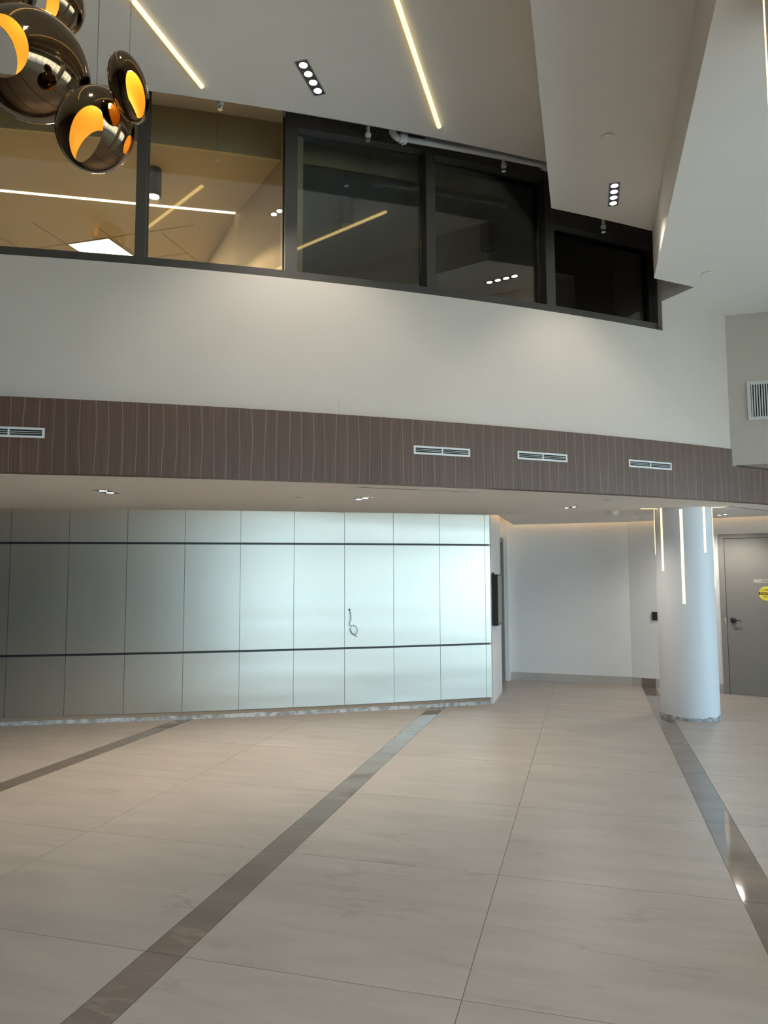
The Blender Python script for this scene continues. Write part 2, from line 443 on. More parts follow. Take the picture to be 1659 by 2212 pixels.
floor = struct(box('floor', (X0 - 0.2, Y0 - 0.2, -0.2), (X1 + 0.2, 13.0, -0.0035), 'grout'), 'pale veined porcelain tile floor crossed by dark polished bands')
TW, SW, TL, GAP = 1.21, 0.18, 1.2, 0.0035
tile_me = {}
def tile(x0, x1, y0, y1, matname, name):
    w, l = round(x1 - x0 - GAP, 4), round(y1 - y0 - GAP, 4)
    key = (w, l, matname)
    if key not in tile_me:
        bm = bmesh.new(); add_box(bm, (-w / 2, -l / 2, -0.012), (w / 2, l / 2, 0))
        me = bpy.data.meshes.new(name); bmesh.ops.recalc_face_normals(bm, faces=bm.faces); bm.to_mesh(me); bm.free()
        me.materials.append(M[matname]); tile_me[key] = me
    o = bpy.data.objects.new(name, tile_me[key]); COL.objects.link(o)
    o.location = ((x0 + x1) / 2, (y0 + y1) / 2, 0.0); o.parent = floor
    return o
xs = 0.70                       # left edge of the band that runs past the pillar
ylines = [2.912 + TL * k for k in range(-7, 9)]
x = xs - 3 * (2 * TW + SW)
while x < X1:
    for ya, yb in zip(ylines[:-1], ylines[1:]):
        if yb < Y0 or ya > 12.5: continue
        for xa, xb, mn, nm in ((x, x + SW, 'strip', 'band_tile'), (x + SW, x + SW + TW, 'tile', 'floor_tile'), (x + SW + TW, x + SW + 2 * TW, 'tile', 'floor_tile')):
            if xa > X1 or xb < X0 - 0.4: continue
            tile(xa, xb, ya, yb, mn, nm)
    x += 2 * TW + SW

# ---- brushed metal panel wall
wall_front = empty('wall_front', (-3.7, 7.8, 0)); struct(wall_front, 'long wall of brushed champagne metal panels in three rows with two dark grooves')
def under(o, par):
    o.parent = par; o.matrix_parent_inverse = Matrix.Translation(-par.location) if par.rotation_euler.z == 0 else par.matrix_basis.inverted()
    return o
seam_x = [-6.142, -5.579, -5.012, -4.442, -3.884, -3.336, -2.806, -2.281, -1.772, -1.2535, -1.183]
first = [PA.ang(seam_x[0]) - (0.625 / PA.r) * k for k in (4, 3, 2, 1)]
seams = first + [PA.ang(v) for v in seam_x]
G = 0.0022 / PA.r
ROWS = ((0.085, 0.732), (0.757, 1.969), (1.994, 2.42))
under(PA.part('backing', seams[0], seams[-1] - 0.02 / PA.r, 0.02, 0.18, 0.0, 2.6, 'black', None, 40), wall_front)
for z0, z1 in ROWS:
    for a, b in zip(seams[:-1], seams[1:]):
        under(PA.part('panel', a + G, b - G, 0.0, 0.02, z0, z1, 'metal', None, 6, smooth=True), wall_front)
for z in (0.732, 1.969):
    under(PA.part('groove', seams[0], seams[-1] - 0.001, 0.010, 0.02, z, z + 0.025, 'black', None, 40), wall_front)
under(PA.part('toe_board', seams[0], seams[-1] - 0.02 / PA.r, 0.012, 0.03, 0.03, 0.0845, 'toe', None, 40), wall_front)
# ragged unfinished plinth under the toe board
bm = bmesh.new()
n = 420; prev = None
for i in range(n + 1):
    a = seams[0] + (seams[-1] - 0.03 / PA.r - seams[0]) * i / n
    s_ = i * 0.05
    h = 0.040 + 0.010 * noise.noise((s_ * 1.3, 2.1, 0)) + 0.006 * noise.noise((s_ * 7, 5, 1))
    o = 0.006 + 0.006 * noise.noise((s_ * 3, 9, 4))
    c = [bm.verts.new((*PA.p(a, o - 0.012), 0.0005)), bm.verts.new((*PA.p(a, o - 0.004), h * 0.3)), bm.verts.new((*PA.p(a, o), h)), bm.verts.new((*PA.p(a, 0.03), h + 0.002)), bm.verts.new((*PA.p(a, 0.03), 0.0005))]
    if prev:
        for k in range(4): bm.faces.new((prev[k], c[k], c[k + 1], prev[k + 1]))
    prev = c
under(from_bm('ragged_plinth', bm, 'mortar'), wall_front)
wall_front_end = seams[-1]

# ---- passage beside the panel wall
PASS_X = -1.178
ws = struct(prism('wall_passage', [(PASS_X, 9.262), (PASS_X, 10.24), (-1.60, 10.24), (-1.60, 9.30)], 0, 2.6, 'wall'), 'short white wall at the end of the metal panels')
wr = struct(box('wall_recess', (-1.62, 10.2, 0), (-1.29, 11.7, 2.6), 'wall'), 'recessed white wall that holds the narrow door')
box('recess_return', (-1.29, 11.245, 0), (PASS_X, 11.7, 2.6), 'wall', wr)
d1 = struct(empty('door_1', (-1.29, 10.74, 0)), 'narrow grey door in the passage past the metal panels')
under(box('leaf', (-1.29, 10.33, 0.01), (-1.272, 11.18, 2.08), 'side_door'), d1)
bm = bmesh.new()
add_box(bm, (-1.295, 10.26, 0), (-1.252, 10.33, 2.15)); add_box(bm, (-1.295, 11.18, 0), (-1.24, 11.24, 2.15)); add_box(bm, (-1.295, 10.26, 2.085), (-1.245, 11.24, 2.15))
under(from_bm('frame', bm, 'door_frame'), d1)
hb = tube_bm([(-1.272, 11.10, 1.0), (-1.225, 11.10, 1.0), (-1.222, 11.07, 1.0), (-1.222, 10.99, 1.0)], 0.010)
under(from_bm('handle', hb, 'steel', smooth=True), d1)
# dark wall box on the passage wall
ic = tag(empty('wall_box', (-1.178, 9.45, 0.97)), 'dark wall box beside the end of the metal panels', 'wall box')
under(box('case', (-1.178, 9.255, 0.965), (-1.100, 9.64, 1.61), 'black', bevel=0.004), ic)
under(box('cover', (-1.100, 9.27, 0.99), (-1.094, 9.63, 1.59), 'door_frame'), ic)
under(box('bracket', (-1.178, 9.29, 1.61), (-1.15, 9.33, 1.635), 'black'), ic)

# ---- back walls
B0, B1, B2 = (-1.20, 11.40), (0.574, 11.245), (6.7, 8.99)
def seg_wall(name, p, q, z0, z1, t, material, label=None, parent=None):
    p, q = Vector(p), Vector(q); d = (q - p).normalized(); nrm = Vector((-d.y, d.x)) * t
    if nrm.y < 0: nrm = -nrm
    o = prism(name, [p, q, q + nrm, p + nrm], z0, z1, material, parent)
    return o
struct(seg_wall('wall_back', B0, B1, 0, 2.6, 0.2, 'wall'), 'white wall at the far end of the passage')
ddir = (Vector(B2) - Vector(B1)).normalized(); dn = Vector((ddir.y, -ddir.x))   # dn points to the room
if dn.y > 0: dn = -dn
def dw(t, out=0.0): q = Vector(B1) + ddir * t + dn * out; return (q.x, q.y)
struct(seg_wall('wall_entry', B1, B2, 0, 2.85, 0.2, 'wall'), 'white wall behind the pillar with the grey door')
DO = 0.397                         # the door positions were taken from here
fl, ll = DO + 0.833, DO + 0.902
def dbox(bm, t0, t1, o0, o1, z0, z1):
    prism_bm([dw(t0, o0), dw(t1, o0), dw(t1, o1), dw(t0, o1)], z0, z1, bm)
def dpart(name, specs, material, par):
    bm = bmesh.new()
    for s_ in specs: dbox(bm, *s_)
    return under(from_bm(name, bm, material), par)
bbd = struct(empty('baseboard_back', (0, 11.3, 0)), 'pale stone baseboard at the end of the passage')
for k, (t0, t1) in enumerate(((0.0, 0.62), (0.623, 1.22), (1.223, 1.78))):
    p = Vector(B0) + (Vector(B1) - Vector(B0)) * (t0 / 1.781); q = Vector(B0) + (Vector(B1) - Vector(B0)) * (t1 / 1.781)
    under(seg_wall('base_tile', p - Vector((0, .012)), q - Vector((0, .012)), 0, 0.12, 0.012, 'baseboard'), bbd)
dpart('base_tile', [(0.0, 0.135, 0, 0.012, 0, 0.12)], 'baseboard', bbd)
dpart('dark_base_tile', [(0.138, 0.332, 0, 0.0125, 0, 0.12)], 'strip', bbd)
dpart('base_tile', [(0.335, fl - 0.003, 0, 0.012, 0, 0.12)], 'baseboard', bbd)
d2 = struct(empty('door_2', (1.9, 10.75, 0)), 'grey metal door with a lever handle and a round yellow sticker')
dpart('frame', [(fl, ll, 0, 0.03, 0, 2.14), (ll, ll + 0.95, 0, 0.03, 2.085, 2.14), (ll + 0.95, ll + 1.02, 0, 0.03, 0, 2.14)], 'door_frame', d2)
dpart('leaf', [(ll + 0.005, ll + 0.945, 0, 0.012, 0.008, 2.08)], 'door', d2)
dpart('leaf_gap', [(ll, ll + 0.005, 0, 0.004, 0.0, 2.085), (ll, ll + 0.95, 0, 0.004, 2.08, 2.085)], 'black', d2)
dpart('strike_plate', [(ll - 0.040, ll - 0.004, 0.03, 0.0315, 0.93, 1.035)], 'steel', d2)
dpart('strike_opening', [(ll - 0.016, ll - 0.006, 0.0315, 0.032, 0.96, 1.01)], 'white_metal', d2)
def dmtx(t, z, out):
    q = dw(t, out); return Matrix(((ddir.x, 0, dn.x, q[0]), (ddir.y, 0, dn.y, q[1]), (0, 1, 0, z), (0, 0, 0, 1)))
ht = DO + 0.965
rose = under(from_bm('handle_rose', lathe_bm([(0.034, 0), (0.036, 0.004), (0.036, 0.018), (0.030, 0.022)], 28, dmtx(ht + 0.02, 0.985, 0.012)), 'black', smooth=False), d2)
hm = dmtx(ht + 0.02, 0.985, 0.034)
under(from_bm('handle_lever', tube_bm([hm @ Vector(v) for v in ((0, 0, 0), (0, 0, 0.022), (0.02, 0, 0.03), (0.05, -0.001, 0.03), (0.105, -0.003, 0.03))], [0.010, 0.010, 0.010, 0.008, 0.007]), 'black', smooth=True), d2)
sg = DO + 1.249
pl = dpart('sign_plate', [(sg, sg + 0.30, 0.012, 0.0135, 1.484, 1.532)], 'plate', d2)
# parts under door_2 carry world-space mesh data, so their sub-parts share that space
def under2(o, part):
    o.parent = part; o.matrix_parent_inverse = Matrix.Identity(4); return o
under2(text_mesh('lettering', 'VESTIBULE', 0.034, dmtx(sg + 0.155, 1.508, 0.0137), 'print_black', None, sx=0.78), pl)
st = DO + 1.314 + 0.082
stick = under(from_bm('warning_sticker', lathe_bm([(0.092, 0), (0.092, 0.0010)], 48, dmtx(st, 1.344, 0.0122)), 'yellow'), d2)
bm = bmesh.new(); add_box(bm, (-0.091, -0.020, 0), (0.091, 0.020, 0.0008), dmtx(st, 1.346, 0.0133))
under2(from_bm('black_bar', bm, 'print_black'), stick)
under2(text_mesh('lettering', 'AUTOMATIC', 0.032, dmtx(st, 1.391, 0.0133), 'print_black', None, sx=0.72, bold=0.0006), stick)
under2(text_mesh('lettering', 'CAUTION', 0.040, dmtx(st, 1.345, 0.0142), 'yellow', None, sx=0.86, bold=0.0008), stick)
under2(text_mesh('lettering', 'DOOR', 0.036, dmtx(st, 1.302, 0.0133), 'print_black', None, sx=0.80, bold=0.0006), stick)
# card reader on the entry wall
cr_ = tag(empty('card_reader', (*dw(0.33), 0.94)), 'small black card reader on the wall left of the pillar', 'card reader')
bm = bmesh.new(); dbox(bm, 0.315, 0.395, 0, 0.022, 0.945, 1.065); under(from_bm('housing', bm, 'black'), cr_)
bm = bmesh.new(); dbox(bm, 0.325, 0.385, 0.022, 0.025, 0.955, 1.055); under(from_bm('face_plate', bm, 'print_black'), cr_)

# ---- lower ceiling with a lit cove along the walls
fa0, fa1 = FA.ang(X0 - 0.3), FA.ang(4.6)
pts = [FA.p(fa0 + (fa1 - fa0) * i / 40, 0.10) for i in range(41)]
cove = [dw(6.2, 0.10), dw(0.0, 0.10), (B1[0] - 0.03, B1[1] - 0.11), (PASS_X + 0.10, B0[1] - 0.115), (PASS_X + 0.09, 9.25)]
pa = [seams[-1] + (seams[0] - seams[-1]) * i / 30 for i in range(31)]
cove += [PA.p(a, -0.07) for a in pa]
struct(prism('ceiling_lower', pts + cove, CZ, CZ + 0.09, 'ceiling'), 'low white ceiling behind the wood fascia')
struct(prism('ceiling_slab', [FA.p(fa0 + (fa1 - fa0) * i / 40, 0.12) for i in range(41)] + [(4.7, 12.9), (-9.2, 12.9)], 2.56, 2.66, 'ceiling'), 'slab above the lit cove')
cl = tag(PA.part('cove_light', seams[0], seams[-1], -0.05, -0.03, 2.47, 2.49, 'led_cove', None, 40), 'hidden warm strip light along the top of the metal panels', 'strip light')
cl2 = tag(from_bm('cove_light', prism_bm([dw(0.05, .05), dw(5, .05), dw(5, .07), dw(0.05, .07)], 2.47, 2.49), 'led_cove'), 'hidden warm strip light above the grey door wall', 'strip light')
bm = prism_bm([(PASS_X + 0.07, 11.33), (0.55, 11.18), (0.55, 11.16), (PASS_X + 0.07, 11.31)], 2.47, 2.49)
tag(from_bm('cove_light', bm, 'led_cove'), 'hidden warm strip light above the passage end wall', 'strip light')
tag(box('cove_light', (PASS_X + 0.03, 9.3, 2.47), (PASS_X + 0.05, 11.2, 2.49), 'led_cove'), 'hidden warm strip light above the short passage wall', 'strip light')

# ---- wood fascia
fstep = FA.ang_of(1.468, 8.147)
trim = struct(FA.part('trim_1', fa0, fstep, 0.0, 0.10, CZ - 0.004, 2.90, 'wood', None, 80, smooth=True), 'curved dark walnut fascia band')
struct(FA.part('trim_2', fstep, fa1, 0.0, 0.10, CZ - 0.004, 2.722, 'wood', None, 40, smooth=True), 'lower run of the walnut fascia at the right')

# ---- plaster wall above the fascia and around the windows
wa0 = WA.ang(X0 - 0.3)
wcorner = WA.ang_of(1.455, 8.176)
wend = WA.ang_of(0.775, 7.562)
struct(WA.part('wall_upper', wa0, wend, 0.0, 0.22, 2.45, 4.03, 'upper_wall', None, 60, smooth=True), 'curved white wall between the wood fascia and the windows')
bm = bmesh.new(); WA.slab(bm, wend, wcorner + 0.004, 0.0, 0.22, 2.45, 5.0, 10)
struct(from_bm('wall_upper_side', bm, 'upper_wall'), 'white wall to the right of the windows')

# ---- upper ceilings
def warc(xa, xb, off, n=24):
    a, b = WA.ang(xa), WA.ang(xb)
    return [WA.p(a + (b - a) * i / n, off) for i in range(n + 1)]
def arc_ang(a, b, off, n=10): return [WA.p(a + (b - a) * i / n, off) for i in range(n + 1)]
def ang_at_x(x, off): return -math.acos((x - WA.cx) / (WA.r - off))
CT = 5.42
aL = ang_at_x(XL, NOTCH); aR = ang_at_x(XR, NOTCH)
struct(prism('ceiling_left', [(X0, Y0), (XL, Y0)] + list(reversed(arc_ang(ang_at_x(X0, NOTCH), aL, NOTCH, 30))), ZL, CT, 'ceiling'), 'highest white ceiling with two light lines at the left')
struct(prism('ceiling_middle', [(XL, Y0), (XR, Y0)] + list(reversed(arc_ang(aL, aR, NOTCH, 8))), ZM, CT, 'ceiling'), 'white ceiling strip one step down, between the other two levels')
struct(prism('ceiling_right', [(XR, Y0), (X1, Y0), (X1, 8.22), (1.46, 8.22)] + list(reversed(arc_ang(wend, wcorner, 0.03, 6))) + list(reversed(arc_ang(aR, wend, NOTCH, 6))), ZR, CT, 'ceiling'), 'lowest of the upper white ceilings at the right')
# cap over the slot in front of the windows
struct(WA.part('ceiling_slot', wa0, wend, NOTCH - 0.1, 0.80, 5.80, 5.9, 'ceiling', None, 40), 'top of the slot between ceilings and windows')
bm = bmesh.new(); WA.slab(bm, wa0, wend, NOTCH - 0.1, NOTCH - 0.02, CT - 0.05, 5.82, 40)
struct(from_bm('wall_slot', bm, 'ceiling'), 'front side of the slot above the ceilings')

# ---- bulkhead with the return grille
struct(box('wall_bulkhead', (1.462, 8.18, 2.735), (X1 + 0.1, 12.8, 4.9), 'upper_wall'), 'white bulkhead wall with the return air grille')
# ---- enclosing walls out of frame
struct(box('wall_left', (X0 - 0.2, Y0 - 0.2, 0), (X0, 13, 6.0), 'cladding'), 'dark stone clad left wall')
struct(box('wall_rear', (X0, Y0 - 0.2, 0), (2.6, Y0, 6.0), 'cladding'), 'dark stone clad wall behind the camera')
struct(box('wall_far', (X0 - 0.2, 12.8, 0), (X1 + 0.2, 13.0, 6.0), 'wall'), 'outer wall at the far side')
struct(box('wall_right', (X1, 8.9, 0), (X1 + 0.2, 13, 5.0), 'wall'), 'outer wall right of the entrance')
struct(box('ceiling_roof', (X0 - 0.3, Y0 - 0.3, 6.1), (X1 + 0.3, 13.1, 6.2), 'ceiling'), 'roof slab')
# glazed front: right side and the right half of the rear
def facade(name, p, q, zs, n, label):
    root = struct(empty(name, (*p, 0)), label)
    p, q = Vector(p), Vector(q); d = (q - p); L_ = d.length; d.normalize(); nr = Vector((-d.y, d.x))
    def bar(t0, t1, z0, z1, w=0.05):
        a, b = p + d * t0, p + d * t1
        return prism_bm([a - nr * w, b - nr * w, b + nr * w, a + nr * w], z0, z1)
    for i in range(n + 1):
        t = L_ * i / n
        under(from_bm('mullion', bar(max(0, t - 0.035), min(L_, t + 0.035), 0, zs[-1]), 'dark_frame'), root)
    for z in zs:
        under(from_bm('transom', bar(0, L_, z - 0.04, z + 0.04, 0.045), 'dark_frame'), root)
    for z0, z1 in zip(zs[:-1], zs[1:]):
        for i in range(n):
            under(from_bm('pane', bar(L_ * i / n + 0.035, L_ * (i + 1) / n - 0.035, z0 + 0.04, z1 - 0.04, 0.006), 'clear'), root)
    return root
facade('window_6', (X1 + 0.05, -0.2), (X1 + 0.05, 8.9), (0.04, 2.9), 6, 'glazed front along the right side of the lobby')
facade('window_7', (2.6, Y0 - 0.05), (X1 + 0.05, -0.2), (0.04, 2.9), 4, 'glazed front behind the camera')
struct(box('wall_lintel_right', (X1, -0.2, 2.9), (X1 + 0.2, 8.9, 6.0), 'wall'), 'added unseen wall above the glazed front, limits daylight')  # unseen, closed above the glass so less daylight reaches the upper wall
struct(prism('wall_lintel_rear', [(2.6, Y0 - 0.15), (X1 + 0.15, -0.2), (X1, -0.1), (2.5, Y0)], 2.9, 6.0, 'wall'), 'added unseen wall above the rear glazing, limits daylight')  # unseen as well, added to keep high daylight out at the rear

# ---- clerestory windows
def window(name, xa, xb, za, head0, head1, label, ml, mr, n=6, mtop=None):
    """bay between plan x at the glass line; ml / mr mullion widths"""
    root = struct(empty(name, (*WA.p(WA.ang(xa), 0.12), za)), label)
    a, b = -math.acos((xa - WA.cx) / (WA.r - 0.12)), -math.acos((xb - WA.cx) / (WA.r - 0.12))
    def part(nm, a0, a1, o0, o1, z0, z1, mt, k=n): return under(WA.part(nm, a0, a1, o0, o1, z0, z1, mt, None, k), root)
    part('sill_bar', a, b, 0.05, 0.19, za, za + 0.085, 'dark_frame')
    part('head_bar', a, b, 0.06, 0.19, head0, head1, 'dark_frame')
    part('mullion', a, a + ml / WA.r, 0.05, 0.19, za + 0.085, mtop or head0, 'dark_frame', 1)
    if mr: part('mullion', b - mr / WA.r, b, 0.05, 0.19, za + 0.085, head0, 'dark_frame', 1)
    part('sash', a + ml / WA.r, a + (ml + 0.012) / WA.r, 0.135, 0.175, za + 0.085, head0, 'dark_frame', 1)
    part('sash', b - (mr + 0.012) / WA.r, b - mr / WA.r, 0.135, 0.175, za + 0.085, head0, 'dark_frame', 1)
    # flat pane between the sashes
    p = Vector(WA.p(a + (ml + 0.012) / WA.r, 0.155)); q = Vector(WA.p(b - (mr + 0.012) / WA.r, 0.155))
    d = (q - p).normalized(); nr = Vector((-d.y, d.x)) * 0.004
    under(from_bm('pane', prism_bm([p - nr, q - nr, q + nr, p + nr], za + 0.085, head0), 'glass'), root)
    return root
window('window_0', -5.55, -4.44, 4.03, 5.66, 5.80, 'dark framed window of the lit office, far left bay', 0.08, 0.0)
window('window_1', -4.44, -3.386, 4.03, 5.66, 5.80, 'dark framed window of the lit office behind the pendants', 0.08, 0.0)
window('window_2', -3.386, -2.368, 4.03, 5.66, 5.80, 'lit office window with the glowing cylinder lamp', 0.076, 0.0)
window('window_3', -2.368, -1.325, 4.03, 5.37, 5.49, 'dark office window just right of the lit office', 0.10, 0.0)
window('window_4', -1.325, -0.345, 4.03, 5.34, 5.47, 'dark office window below the white sprinkler pipe', 0.085, 0.0)
window('window_5', -0.345, 0.742, 4.03, 4.91, 5.08, 'lower dark office window at the right end', 0.10, 0.06, mtop=5.47)
bm = bmesh.new()
WA.slab(bm, WA.ang(-2.315), WA.ang(-0.255), 0.10, 0.22, 5.49, 5.82, 16)
WA.slab(bm, WA.ang(-0.20), WA.ang(0.775), 0.10, 0.22, 5.08, 5.82, 12)
struct(from_bm('wall_over_windows', bm, 'wall'), 'white plaster strip above the dark windows')

# ---- offices behind the windows
OB = 5.2
struct(WA.part('floor_office', wa0, wcorner, 0.22, OB, 2.75, 2.9, 'office_dark', None, 30), 'floor of the upstairs offices')
struct(WA.part('wall_office_back', wa0, wcorner, OB, OB + 0.1, 2.9, 6.0, 'office', None, 30), 'back wall of the upstairs offices')
a_part = WA.ang(-2.30)
struct(prism('wall_office_partition', [(-2.32, 5.50), (-2.26, 5.56), (-2.56, 5.98), (-3.42, 6.80), (-4.24, 7.74), (-6.0, 9.8), (-6.1, 9.7), (-4.33, 7.66), (-3.49, 6.73), (-2.63, 5.93)], 2.9, 6.0, 'office'), 'office partition between the lit and the dark room')
struct(WA.part('ceiling_office_lit', wa0, WA.ang(-2.2), 0.7402, OB, 5.44, 5.5, 'office', None, 20), 'ceiling of the lit office')
struct(WA.part('wall_office_bulkhead', wa0, WA.ang(-2.3), 0.70, 0.74, 5.44, 5.85, 'office_bulkhead', None, 20), 'olive bulkhead inside the lit office')
struct(WA.part('ceiling_office_dark', WA.ang(-2.2), wcorner, 0.7402, OB, 5.44, 5.5, 'office_dark', None, 20), 'ceiling of the dark office')
struct(WA.part('wall_office_bulkhead_dark', WA.ang(-2.3), wend, 0.70, 0.74, 5.44, 5.85, 'office_bulkhead', None, 20), 'bulkhead inside the dark office')
struct(WA.part('wall_office_end', wcorner, wcorner + 0.01, 0.2, OB, 2.9, 6.0, 'office_dark', None, 1), 'end wall of the dark office')
struct(WA.part('wall_office_left', wa0, wa0 + 0.01, 0.2, OB, 2.9, 6.0, 'office', None, 1), 'left end wall of the lit office')

# ================================================================== THINGS
def downlight(name, cx, cy, z, w, l, nlamp, label, rz=0.0, lit='lamp', power=0.0, color=(1, .93, .84), group=None, spot=1.9, lr=0.30):
    root = tag(empty(name, (cx, cy, z), rz), label, 'downlight', group)
    bm = bmesh.new()
    t, dp = 0.006, 0.03
    add_box(bm, (-w / 2, -l / 2, -0.003), (-w / 2 + t, l / 2, -0.0005)); add_box(bm, (w / 2 - t, -l / 2, -0.003), (w / 2, l / 2, -0.0005))
    add_box(bm, (-w / 2 + t, -l / 2, -0.003), (w / 2 - t, -l / 2 + t, -0.0005)); add_box(bm, (-w / 2 + t, l / 2 - t, -0.003), (w / 2 - t, l / 2, -0.0005))
    from_bm('frame', bm, 'steel', root)
    bm = bmesh.new(); add_box(bm, (-w / 2 + t, -l / 2 + t, -0.0022), (w / 2 - t, l / 2 - t, -0.0004)); from_bm('baffle', bm, 'baffle', root)
    r = w * lr
    for i in range(nlamp):
        y = (i - (nlamp - 1) / 2) * (l / nlamp) * 0.98
        bm = lathe_bm([(r, -0.0030), (r, -0.0023)], 24); bmesh.ops.translate(bm, verts=bm.verts, vec=(0, y, 0))
        from_bm('lens', bm, lit, root)
    if power:
        ld = bpy.data.lights.new(name, 'SPOT'); ld.energy = power; ld.color = color; ld.spot_size = spot; ld.spot_blend = 0.6; ld.shadow_soft_size = 0.05
        lo = bpy.data.objects.new('lamp_beam', ld); COL.objects.link(lo); lo.parent = root; lo.location = (0, 0, -0.02)
    return root

downlight('recessed_downlight', -1.831, 4.640, ZL, 0.095, 0.385, 4, 'four-lamp recessed downlight between the two ceiling light lines', power=70)
downlight('recessed_downlight', 0.290, 6.142, ZM, 0.095, 0.40, 4, 'four-lamp recessed downlight in the middle ceiling above the right window', power=35)
downlight('recessed_downlight', -4.072, 5.487, CZ, 0.13, 0.32, 2, 'lit two-lamp downlight in the low ceiling above the left panels', rz=0.25, lr=0.25, power=110, color=(1, .87, .70))
downlight('recessed_downlight', -2.108, 6.753, CZ, 0.12, 0.28, 2, 'lit two-lamp downlight in the low ceiling at mid panel wall', rz=0.76, lr=0.25, power=110, color=(1, .88, .72))
downlight('recessed_downlight', -0.172, 8.390, CZ, 0.09, 0.24, 2, 'slim downlight with added light in the low ceiling before the passage', rz=0.75, lr=0.2, power=45, color=(1, .93, .84), spot=2.7)  # unlit fixture; its beam and lens glow are added to brighten the passage
downlight('recessed_downlight', 1.676, 10.12, CZ, 0.09, 0.24, 2, 'slim downlight with added light in the low ceiling near the grey door', rz=0.44, lr=0.2, power=50, color=(1, .93, .84), spot=2.7)  # dark fixture too, beam and glow added for the door end of the passage
# more of the same upper fixtures further back over the lobby
downlight('recessed_downlight', -1.831, 1.6, ZL, 0.095, 0.385, 4, 'four-lamp recessed downlight in the high ceiling behind the pendants', power=90)
downlight('recessed_downlight', 0.290, 2.6, ZM, 0.095, 0.40, 4, 'four-lamp recessed downlight in the middle ceiling above the camera', power=90)

def led_line(x, y0, y1, z, w, label):
    root = tag(empty('led_line_light', (x, (y0 + y1) / 2, z)), label, 'light line')
    h = (y1 - y0) / 2
    bm = bmesh.new(); [add_box(bm, (-w / 2 * q0, -h, -0.0006 - z1), (w / 2 * q0, h, -0.0006 - z0)) for q0, z0, z1 in ((1.0, 0.0, 0.012), (0.7, 0.012, 0.017))]; from_bm('diffuser', bm, 'led', root)
    bm = bmesh.new(); add_box(bm, (-w / 2 - 0.003, -h - 0.004, -0.002), (-w / 2, h + 0.004, -0.0004)); add_box(bm, (w / 2, -h - 0.004, -0.002), (w / 2 + 0.003, h + 0.004, -0.0004))
    from_bm('channel', bm, 'white_metal', root)
    return root
led_line(-2.626, 0.9, 4.503, ZL, 0.030, 'glowing yellow light line in the ceiling beside the pendants')
led_line(-1.053, 0.9, 5.453, ZL, 0.030, 'glowing yellow light line in the ceiling right of the square downlight')

def disc(x, y, z, r, label, group=None):
    root = tag(empty('ceiling_cover', (x, y, z)), label, 'ceiling cover', group)
    from_bm('cap', lathe_bm([(r, -0.007), (r, -0.004)], 32), 'ceiling', root)
    from_bm('rim', lathe_bm([(r * 0.86, -0.004), (r * 0.86, -0.0004)], 24), 'print_black', root)
disc(0.215, 5.278, ZM, 0.045, 'round flush sprinkler cover in the middle ceiling')
disc(1.115, 6.94, ZR, 0.045, 'round flush sprinkler cover in the right ceiling')
disc(-2.658, 6.484, CZ, 0.042, 'round flush cover in the low ceiling between the lit downlights')
disc(0.212, 7.66, CZ, 0.042, 'round flush cover in the low ceiling before the pillar')
disc(0.717, 10.474, CZ, 0.042, 'round flush cover in the low ceiling left of the pillar top')
sd = tag(empty('smoke_detector', (0.311, 9.076, CZ)), 'white smoke detector on the low ceiling by the passage', 'smoke detector')
from_bm('base', lathe_bm([(0.066, -0.018), (0.068, -0.0004)], 32), 'white_metal', sd)
from_bm('head', lathe_bm([(0.030, -0.052), (0.042, -0.050), (0.052, -0.034), (0.058, -0.018)], 32), 'white_metal', sd, smooth=False)
# slot diffusers
def slot(x0, y0, x1, y1, label):
    d = Vector((x1 - x0, y1 - y0)); L_ = d.length
    root = tag(empty('slot_diffuser', ((x0 + x1) / 2, (y0 + y1) / 2, CZ), math.atan2(d.y, d.x)), label, 'diffuser')
    bm = bmesh.new(); add_box(bm, (-L_ / 2, -0.004, -0.003), (L_ / 2, 0.004, -0.0005)); from_bm('slot', bm, 'black_void', root)
    bm = bmesh.new(); add_box(bm, (-L_ / 2, 0.004, -0.005), (L_ / 2, 0.05, -0.0004)); from_bm('flange', bm, 'ceiling', root)
slot(-1.85, 5.84, -0.92, 6.55, 'thin slot diffuser in the low ceiling behind the fascia')
slot(1.53, 8.80, 2.10, 9.60, 'thin slot diffuser in the low ceiling right of the pillar')

